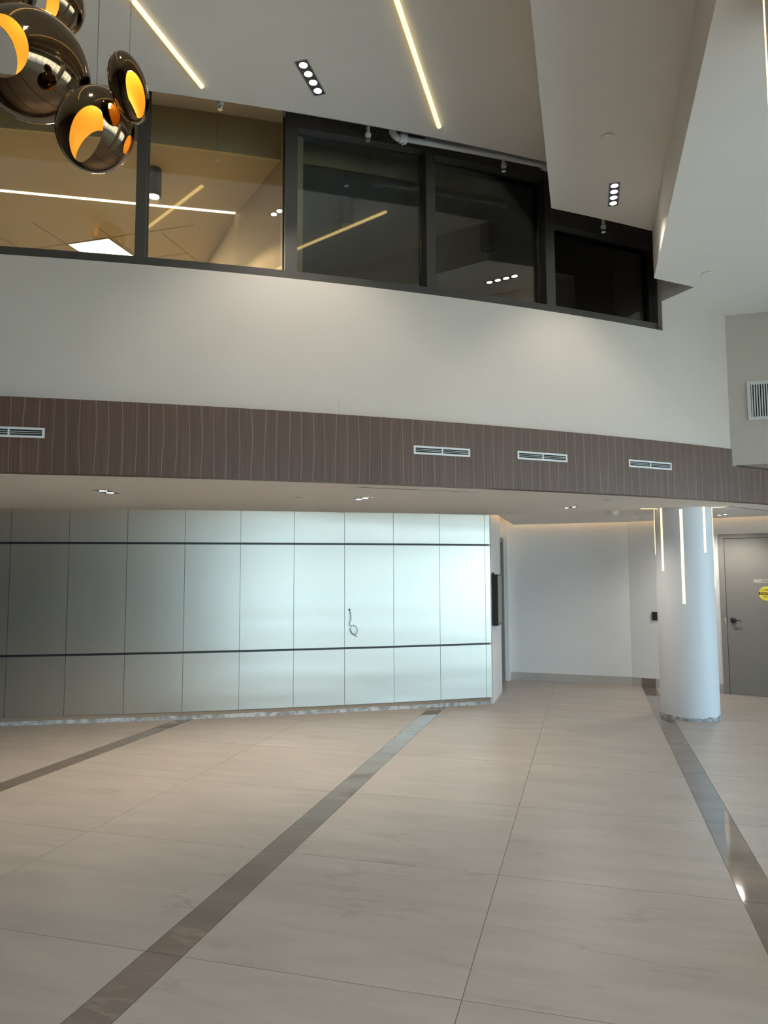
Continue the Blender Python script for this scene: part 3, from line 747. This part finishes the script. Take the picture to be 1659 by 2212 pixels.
# ---- pillar with vertical light strips
def pillar(name, cx, cy, z1, r, strips, label, base=True):
    root = tag(empty(name, (cx, cy, 0)), label, 'pillar')
    seg = 96
    from_bm('shaft', lathe_bm([(r, 0.03 if base else 0.0), (r, z1 * 0.5), (r, z1)], seg), 'pillar_paint', root)
    for p in root.children[0].data.polygons: p.use_smooth = len(p.vertices) == 4
    root.children[0].data.set_sharp_from_angle(angle=math.radians(40))
    if base:
        bm = bmesh.new(); prev = None; ring0 = None
        for k in range(145):
            a = 2 * math.pi * (k % 144) / 144
            q = Vector((math.cos(a), math.sin(a), 0))
            h = 0.038 + 0.035 * max(0, noise.noise((q.x * 2.3, q.y * 2.3, 3.3))) + 0.012 * noise.noise((q.x * 9, q.y * 9, 1))
            e = 0.010 + 0.006 * noise.noise((q.x * 6, q.y * 6, 7))
            c = [bm.verts.new(q * (r + e) + Vector((0, 0, 0.0005))), bm.verts.new(q * (r + e * 0.6) + Vector((0, 0, h * 0.6))), bm.verts.new(q * (r + 0.0015) + Vector((0, 0, h)))]
            if prev:
                for i in range(2): bm.faces.new((prev[i], c[i], c[i + 1], prev[i + 1]))
            prev = c
        bmesh.ops.remove_doubles(bm, verts=bm.verts, dist=0.0001)
        from_bm('ragged_base', bm, 'mortar', root)
    for ang, za, zb in strips:
        # recessed strip following the shaft
        w = 0.028; h = (w / 2) / r
        bm = bmesh.new()
        for (ra, rb) in ((r - 0.01, r + 0.0015),):
            vv = []
            for z in (za, zb):
                for aa, rr in ((ang - h, ra), (ang - h, rb), (ang + h, rb), (ang + h, ra)):
                    vv.append(bm.verts.new((rr * math.cos(aa), rr * math.sin(aa), z)))
            for f in ((0, 1, 5, 4), (1, 2, 6, 5), (2, 3, 7, 6), (0, 3, 2, 1), (4, 5, 6, 7), (0, 4, 7, 3)): bm.faces.new([vv[i] for i in f])
        from_bm('light_strip', bm, 'led_col', root)
    return root
PCX, PCY, PR = 1.075, 9.03, 0.313
vdir = math.atan2(-PCY, -PCX)       # towards the lobby centre
def strip_ang(px):                  # from offset across the shaft (-1..1), left to right
    return vdir + math.asin(max(-1, min(1, px)))
strips = [(strip_ang(-0.985), 1.84, CZ), (strip_ang(-0.73), 1.647, CZ), (strip_ang(-0.06), 1.28, CZ - 0.025), (strip_ang(0.70), 1.847, CZ), (strip_ang(0.992), 1.464, CZ)]
pil = pillar('pillar', PCX, PCY, CZ - 0.0005, PR, strips, 'round white pillar with five glowing light strips and a ragged base')
# the strips carry on across the low ceiling
for k in (0, 4):
    a = strips[k][0]
    L_ = 0.20 if k == 0 else 0.18
    a += 0.35 if k == 0 else -0.1
    bm = bmesh.new(); add_box(bm, (PR + 0.004, -0.012, -0.003), (PR + L_, 0.012, -0.0004), Matrix.Translation((0, 0, CZ)) @ Matrix.Rotation(a, 4, 'Z'))
    from_bm('ceiling_strip', bm, 'led_col', pil)
for px, py in ((0.70, 7.52), (0.905, 7.68), (1.135, 7.88)):
    a = math.atan2(py - PCY, px - PCX)
    bm = bmesh.new(); add_box(bm, (-0.045, -0.03, -0.003), (0.02, 0.03, -0.0005), Matrix.Translation((px - PCX, py - PCY, CZ)) @ Matrix.Rotation(a, 4, 'Z'))
    from_bm('ceiling_strip', bm, 'led_col', pil)
UCX, UCY = 1.145, 3.42
ud = math.atan2(-UCY, -UCX)
pillar('pillar', UCX, UCY, ZR - 0.0005, PR, [(ud - math.asin(0.965), 3.72, ZR - 0.001), (ud + 0.2, 3.0, ZR - 0.001), (ud + 1.3, 3.4, ZR - 0.001), (ud + 2.5, 3.2, ZR - 0.001), (ud - 2.4, 3.5, ZR - 0.001)], 'near white pillar at the right edge with a tall light strip on its left side', base=False)  # after the first, unseen strips added to warm the right ceiling

# ---- fascia air vents
def fascia_vent(x0, x1, z0, z1, label):
    a, b = FA.ang(x0), FA.ang(x1)
    root = tag(empty('air_vent', (*FA.p((a + b) / 2), z0)), label, 'air vent')
    fr = 0.016
    def part(nm, a0, a1, o0, o1, za, zb, mt): return under(FA.part(nm, a0, a1, o0, o1, za, zb, mt, None, 3), root)
    bm = bmesh.new(); da = fr / FA.r
    for (p, q, za, zb) in ((a, b, z0, z0 + fr), (a, b, z1 - fr, z1), (a, a + da, z0 + fr, z1 - fr), (b - da, b, z0 + fr, z1 - fr)):
        FA.slab(bm, p, q, -0.008, -0.0005, za, zb, 3)
    under(from_bm('frame', bm, 'white_metal'), root)
    part('duct', a + da, b - da, -0.003, -0.0003, z0 + fr, z1 - fr, 'black_void')
    h = (z1 - z0 - 2 * fr)
    for k in range(2):
        z = z0 + fr + h * (k + 1) / 3
        part('slat', a + da, b - da, -0.007, -0.0035, z - 0.0016, z + 0.0016, 'white_metal')
    am = (a + b) / 2
    part('bridge', am - 0.006 / FA.r, am + 0.006 / FA.r, -0.0072, -0.0034, z0 + fr, z1 - fr, 'white_metal')
fascia_vent(-4.14, -3.722, 2.606, 2.680, 'white linear air vent at the left end of the wood fascia')
fascia_vent(-1.359, -0.940, 2.612, 2.682, 'white linear air vent in the fascia, leftmost of the group of three')
fascia_vent(-0.569, -0.156, 2.621, 2.692, 'white linear air vent in the fascia, middle of the group of three')
fascia_vent(0.392, 0.807, 2.621, 2.692, 'white linear air vent in the fascia nearest the pillar')

# ---- return grille on the bulkhead
gr = tag(empty('wall_grille', (1.90, 8.18, 3.195)), 'white return air grille with vertical bars on the right bulkhead', 'air grille')
gx0, gx1, gz0, gz1 = 1.639, 2.25, 3.195, 3.602
bm = bmesh.new(); fw = 0.034
for (xa, xb, za, zb) in ((gx0, gx1, gz0, gz0 + fw), (gx0, gx1, gz1 - fw, gz1), (gx0, gx0 + fw, gz0 + fw, gz1 - fw), (gx1 - fw, gx1, gz0 + fw, gz1 - fw)):
    add_box(bm, (xa, 8.166, za), (xb, 8.1795, zb))
under(from_bm('frame', bm, 'white_metal'), gr)
under(box('duct', (gx0 + fw, 8.176, gz0 + fw), (gx1 - fw, 8.1795, gz1 - fw), 'black_void'), gr)
nb = 23
for i in range(nb):
    xx = gx0 + fw + (gx1 - gx0 - 2 * fw) * (i + 0.5) / nb
    under(box('bar', (xx - 0.0060, 8.167, gz0 + fw), (xx + 0.0060, 8.175, gz1 - fw), 'white_metal'), gr)

# ---- sprinklers and pipe in the slot before the windows
def sprinkler(x, off, ztop, zbot, label, mt='white_metal', pend=True):
    a = WA.ang_of(*WA.p(ang_at_x(x, off), off)); q = WA.p(a, off)
    root = tag(empty('fire_sprinkler', (*q, zbot)), label, 'sprinkler')
    h = ztop - zbot
    from_bm('drop_pipe', tube_bm([(0, 0, 0.055), (0, 0, h)], 0.016), mt, root, smooth=False)
    from_bm('fitting', lathe_bm([(0.012, 0.035), (0.024, 0.040), (0.026, 0.062), (0.020, 0.070)], 16), mt, root)
    bm = bmesh.new()
    for s_ in (-1, 1): tube_bm([(s_ * 0.010, 0, 0.037), (s_ * 0.016, 0, 0.020), (s_ * 0.004, 0, 0.004)], 0.003, 6, bm)
    from_bm('yoke', bm, 'steel', root)
    from_bm('deflector', lathe_bm([(0.020, 0.0), (0.020, 0.003)], 16), 'steel', root)
    return root
sprinkler(-1.655, -0.2, 5.80, 5.185, 'white sprinkler head hanging left of the white pipe elbow')
sprinkler(-0.622, -0.2, 5.252, 5.150, 'white sprinkler head under the white pipe run')
sprinkler(0.220, -0.2, 5.80, 4.780, 'white sprinkler head above the right window')
sprinkler(-2.676, -0.2, 5.80, 5.250, 'sprinkler head under the ceiling edge above the lit office')
pp = tag(empty('sprinkler_pipe', (-0.9, 5.95, 5.27)), 'white sprinkler pipe with an elbow along the ceiling edge', 'pipe')
run = [WA.p(ang_at_x(-1.40 + (1.40 - 0.24) * i / 10, -0.2), -0.2) for i in range(11)]
run = [(*q, 5.262 + 0.03 * i / 10) for i, q in enumerate(run)]
under(from_bm('run', tube_bm(run, 0.025, 14), 'white_metal', smooth=True), pp)
e0 = Vector(run[0]); dv = (Vector(run[0]) - Vector(run[1])).normalized()
el = smooth_pts([e0 + dv * -0.02, e0 + dv * 0.045, e0 + dv * 0.085 + Vector((0, 0, 0.035)), e0 + dv * 0.095 + Vector((0, 0.0, 0.10)), e0 + dv * 0.10 + Vector((0, 0, 0.5))], 5)
under(from_bm('elbow', tube_bm(el, 0.030, 14), 'white_metal', smooth=True), pp)
bm = bmesh.new()
for c, L_ in ((e0, 0.035), (Vector(run[-1]) - (Vector(run[-1]) - Vector(run[-2])) * 0.3, 0.03)):
    bm = bmesh.new()
    tube_bm([c - dv * L_, c - dv * L_ * 0.9, c + dv * L_ * 0.9, c + dv * L_], [0.030, 0.042, 0.042, 0.030], 14, bm)
    tube_bm([c + Vector((0, 0, -0.05)), c + Vector((0, 0, 0.05))], 0.012, 8, bm)
    under(from_bm('coupling', bm, 'white_metal'), pp)

# ---- office lamps
def cyl_lamp(x, y, ztop, h, r, label, lit):
    root = tag(empty('cylinder_downlight', (x, y, ztop - h)), label, 'cylinder lamp')
    from_bm('housing', lathe_bm([(r * 0.82, 0.03), (r * 0.82, 0.0), (r, 0.0), (r, h - 0.001)], 32), 'black', root)
    for p in root.children[0].data.polygons: p.use_smooth = len(p.vertices) == 4
    root.children[0].data.set_sharp_from_angle(angle=math.radians(40))
    from_bm('lens', lathe_bm([(r * 0.7, 0.004), (r * 0.7, 0.012)], 24), 'lamp_warm' if lit else 'lamp_dim', root)
    if lit:
        ld = bpy.data.lights.new('cylinder_beam', 'SPOT'); ld.energy = 70; ld.color = (1, .78, .5); ld.spot_size = 2.4; ld.shadow_soft_size = 0.05
        lo = bpy.data.objects.new('lamp_beam', ld); COL.objects.link(lo); lo.parent = root; lo.location = (0, 0, -0.01)
OC = 5.44
cyl_lamp(-3.846, 5.752, OC, 0.27, 0.070, 'glowing cylinder ceiling lamp inside the lit office window', True)
cyl_lamp(-2.284, 6.788, OC, 0.27, 0.074, 'black cylinder ceiling lamp in the dark window next to the lit office', False)
cyl_lamp(-0.971, 7.737, OC, 0.27, 0.076, 'black cylinder ceiling lamp in the dark window under the pipe', False)
cyl_lamp(0.300, 8.805, OC, 0.27, 0.076, 'black cylinder ceiling lamp in the rightmost dark window', False)
# long office light line
p, q = Vector((-6.6, 5.10)), Vector((-3.50, 6.72)); d = (q - p).normalized(); nr = Vector((-d.y, d.x)) * 0.02
ol = tag(empty('office_light_line', (-5, 5.9, OC)), 'long thin light line on the lit office ceiling', 'light line')
under(from_bm('diffuser', prism_bm([p - nr, q - nr, q + nr, p + nr], OC - 0.004, OC - 0.0006), 'office_led'), ol)
# square panel light and ceiling grid
pnl = tag(empty('ceiling_panel_light', (-5.42, 7.13, OC)), 'square glowing ceiling panel low in the left office window', 'panel light')
under(box('diffuser', (-5.69, 6.85, OC - 0.006), (-5.155, 7.42, OC - 0.0008), 'panel_light'), pnl)
bm = bmesh.new()
for (xa, xb, ya, yb) in ((-5.71, -5.69, 6.83, 7.44), (-5.155, -5.135, 6.83, 7.44), (-5.69, -5.155, 6.83, 6.85), (-5.69, -5.155, 7.42, 7.44)): add_box(bm, (xa, ya, OC - 0.007), (xb, yb, OC - 0.0006))
under(from_bm('frame', bm, 'tbar'), pnl)
grd = tag(empty('ceiling_grid', (-5.5, 7.5, OC)), 'thin suspended ceiling grid bars in the lit office', 'ceiling grid')
for k in range(5):
    x_ = -6.92 + 0.605 * k; under(box('grid_bar', (x_ - 0.008, max(5.75, 6.2 + (x_ + 5.9) * 0.5), OC - 0.003), (x_ + 0.008, 8.9, OC - 0.0005), 'tbar'), grd)
for k in range(3):
    y_ = 6.84 + 0.60 * k; under(box('grid_bar', (-7.4, y_ - 0.008, OC - 0.0032), (-4.05 - 0.45 * k, y_ + 0.008, OC - 0.0005), 'tbar'), grd)
# office general light
for (x_, y_, e) in ((-5.4, 7.1, 75),):
    ld = bpy.data.lights.new('panel_glow', 'AREA'); ld.energy = e; ld.size = 0.5; ld.color = (1, .80, .5)
    lo = bpy.data.objects.new('panel_glow', ld); COL.objects.link(lo); lo.parent = pnl; lo.location = (0.0, 0.0, -0.02)

# ---- loose cable on the panel wall
cb = tag(empty('loose_cable', (-2.75, 8.3, 0.88)), 'loose grey cable looped out of a hole in the metal panels', 'cable')
cpts = [(-2.756, 8.317, 1.193, 0.0), (-2.748, 8.322, 1.160, .02), (-2.744, 8.323, 1.115, .03), (-2.742, 8.325, 1.09, .03), (-2.757, 8.316, 1.045, .03), (-2.745, 8.323, 1.001, .03), (-2.716, 8.34, 1.014, .03), (-2.69, 8.354, .995, .035), (-2.676, 8.362, .957, .035), (-2.684, 8.358, .920, .03), (-2.711, 8.343, .902, .025), (-2.738, 8.328, .930, .02), (-2.747, 8.322, .985, .025), (-2.744, 8.324, .955, .03), (-2.733, 8.33, .925, .035), (-2.712, 8.343, .905, .04), (-2.681, 8.36, .879, .04)]
nx, ny = 0.49, -0.87
cpts = [(a_ + nx * o_, b_ + ny * o_, c_) for a_, b_, c_, o_ in cpts]
under(from_bm('cord', tube_bm(smooth_pts(cpts, 5), 0.0036, 8), 'cable', smooth=True), cb)
hm = Matrix.Translation((-2.756, 8.3165, 1.198)) @ Matrix(((0.87, 0, nx, 0), (0.49, 0, ny, 0), (0, 1, 0, 0), (0, 0, 0, 1)))
under(from_bm('grommet', lathe_bm([(0.013, -0.004), (0.013, 0.003)], 20, hm), 'black'), cb)

# ---- pendant lamps
def cam_dir(px, py):
    a = (px - 829.5) / 1571.0; b = -(py - 1106.0) / 1571.0
    return cam_r * a + cam_u * b + _f
def at_depth(px, py, d): return Vector((0, 0, CAMH)) + cam_dir(px, py) * d

def pendant(center, radii, tilt, holes, label, cable_top, lit=8.0, seg=56):
    """hollow dark pebble with oval openings and a gold inside; local frame x right, y up, z towards the lobby"""
    root = tag(empty('pendant_lamp', center), label, 'pendant lamp', None)
    c = Vector(center)
    zf = (Vector((0, 0, CAMH)) - c).normalized(); xr = Vector((0, 0, 1)).cross(zf).normalized(); yu = zf.cross(xr)
    Rm = Matrix((xr, yu, zf)).transposed().to_4x4() @ Matrix.Rotation(tilt, 4, 'Z')
    def shell(scale, flip, material):
        bm = bmesh.new(); bmesh.ops.create_uvsphere(bm, u_segments=seg, v_segments=seg // 2, radius=1.0)
        bmesh.ops.scale(bm, vec=[r * scale for r in radii], verts=bm.verts)
        if flip: bmesh.ops.reverse_faces(bm, faces=bm.faces)
        me = bpy.data.meshes.new('tmp'); bm.to_mesh(me); bm.free(); return me
    # solid ring of shell: outer + reversed inner, cut by oval prisms
    bm = bmesh.new()
    bm.from_mesh(shell(1.0, False, None)); k0 = len(bm.faces)
    bm.from_mesh(shell(0.955, True, None))
    bm.faces.ensure_lookup_table()
    for i, f in enumerate(bm.faces): f.material_index = 0 if i < k0 else 1; f.smooth = True
    me = bpy.data.meshes.new('shell'); bm.to_mesh(me); bm.free()
    me.materials.append(M['bronze']); me.materials.append(M['gold'])
    tmp = bpy.data.objects.new('shell_tmp', me); COL.objects.link(tmp)
    cutters = []
    for (p0, p1, ra, rb) in holes:
        p0 = Vector([p0[i] * radii[i] for i in range(3)]); p1 = Vector([p1[i] * radii[i] for i in range(3)])
        ax = (p0 - p1).normalized(); xx = Vector((0, 1, 0)).cross(ax).normalized(); yy = ax.cross(xx)
        bmc = bmesh.new(); s0, s1 = [], []
        A_, B_ = p0 + ax * radii[0] * 0.5, p1 - ax * (radii[0] * 0.5 if (p1 - p0).length > radii[0] else 0)
        for k in range(40):
            t = 2 * math.pi * k / 40
            off = xx * (ra * math.cos(t)) + yy * (rb * math.sin(t))
            s0.append(bmc.verts.new(A_ + off)); s1.append(bmc.verts.new(B_ + off))
        for k in range(40):
            j = (k + 1) % 40; bmc.faces.new((s0[k], s1[k], s1[j], s0[j]))
        bmc.faces.new(s0); bmc.faces.new(list(reversed(s1)))
        bmesh.ops.recalc_face_normals(bmc, faces=bmc.faces)
        mc = bpy.data.meshes.new('cut'); bmc.to_mesh(mc); bmc.free(); mc.materials.append(M['bronze'])
        oc = bpy.data.objects.new('cut_tmp', mc); COL.objects.link(oc); cutters.append(oc)
        md = tmp.modifiers.new('cut', 'BOOLEAN'); md.operation = 'DIFFERENCE'; md.solver = 'EXACT'; md.object = oc
    dg = bpy.context.evaluated_depsgraph_get(); dg.update()
    mr = bpy.data.meshes.new_from_object(tmp.evaluated_get(dg))
    for o in cutters + [tmp]: bpy.data.objects.remove(o)
    bmr = bmesh.new(); bmr.from_mesh(mr)
    for part, idx in (('body', 0), ('gold_lining', 1)):
        b2 = bmr.copy()
        bmesh.ops.delete(b2, geom=[f for f in b2.faces if f.material_index != idx], context='FACES')
        for f in b2.faces: f.material_index = 0; f.smooth = True
        me2 = bpy.data.meshes.new(part); b2.to_mesh(me2); b2.free()
        me2.transform(Rm)
        o2 = link(part, me2, 'bronze' if idx == 0 else 'gold', root)
        me2.set_sharp_from_angle(angle=math.radians(35))
    bmr.free()
    # lamp, cable gland and wire
    topz = max((Rm @ Vector((radii[0] * math.cos(t), radii[1] * math.sin(t), 0))).z for t in [i * 0.1 for i in range(63)])
    from_bm('bulb', lathe_bm([(0.018, topz * 0.80), (0.026, topz * 0.84), (0.020, topz * 0.9)], 16), 'lamp', root)
    from_bm('cable_gland', lathe_bm([(0.012, topz * 0.985), (0.010, topz + 0.022), (0.004, topz + 0.034)], 14), 'steel', root)
    from_bm('wire', tube_bm([(0, 0, topz + 0.03), (0, 0, cable_top - center[2])], 0.0022, 6), 'wire', root)
    ld = bpy.data.lights.new('pendant_bulb', 'POINT'); ld.energy = lit; ld.color = (1.0, 0.80, 0.45); ld.shadow_soft_size = 0.02
    lo = bpy.data.objects.new('bulb_light', ld); COL.objects.link(lo); lo.parent = root; lo.location = (0, 0, topz * 0.5)
    return root
S = 1 / 1571.0
dA, dB, dC, dD = 3.60, 3.35, 3.15, 4.05
def rr(px, d): return px * d * S
pendant(at_depth(66, 142, dA), (rr(121, dA), rr(112, dA), rr(112, dA)), 0.0,
        [((-0.46, 0.22, 0.86), (-0.62, -0.02, -0.78), rr(50, dA), rr(60, dA))], 'largest dark bronze pendant lamp with a gold lined opening', ZL, 0.8)
pendant(at_depth(206, 281, dB), (rr(80, dB), rr(88, dB), rr(70, dB)), -0.35,
        [((-0.20, -0.12, 0.97), (0.20, -0.52, -0.82), rr(30, dB), rr(53, dB)), ((0.86, 0.10, 0.5), (0.2, 0.0, 0.1), rr(14, dB), rr(20, dB))], 'dark bronze pendant lamp with a tall gold oval opening, lowest of the group', ZL, 0.24)
pendant(at_depth(278, 190, dC), (rr(40, dC), rr(70, dC), rr(58, dC)), 0.32,
        [((0.36, -0.13, 0.92), (-0.50, -0.55, -0.66), rr(20, dC), rr(40, dC))], 'small dark bronze pendant lamp tilted above the lowest one', ZL, 0.24)
pendant(at_depth(118, 8, dD), (rr(62, dD), rr(64, dD), rr(58, dD)), 0.0,
        [((-0.25, 0.10, 0.95), (-0.62, 0.1, -0.78), rr(24, dD), rr(46, dD))], 'dark bronze pendant lamp at the top edge behind the largest one', ZL, 0.24)
pendant(at_depth(15, -28, 4.2), (rr(60, 4.2), rr(56, 4.2), rr(56, 4.2)), 0.0,
        [((0.5, 0.5, 0.7), (-0.5, -0.3, -0.8), rr(18, 4.2), rr(30, 4.2))], 'dark bronze pendant lamp cut by the top left corner', ZL, 0.24)
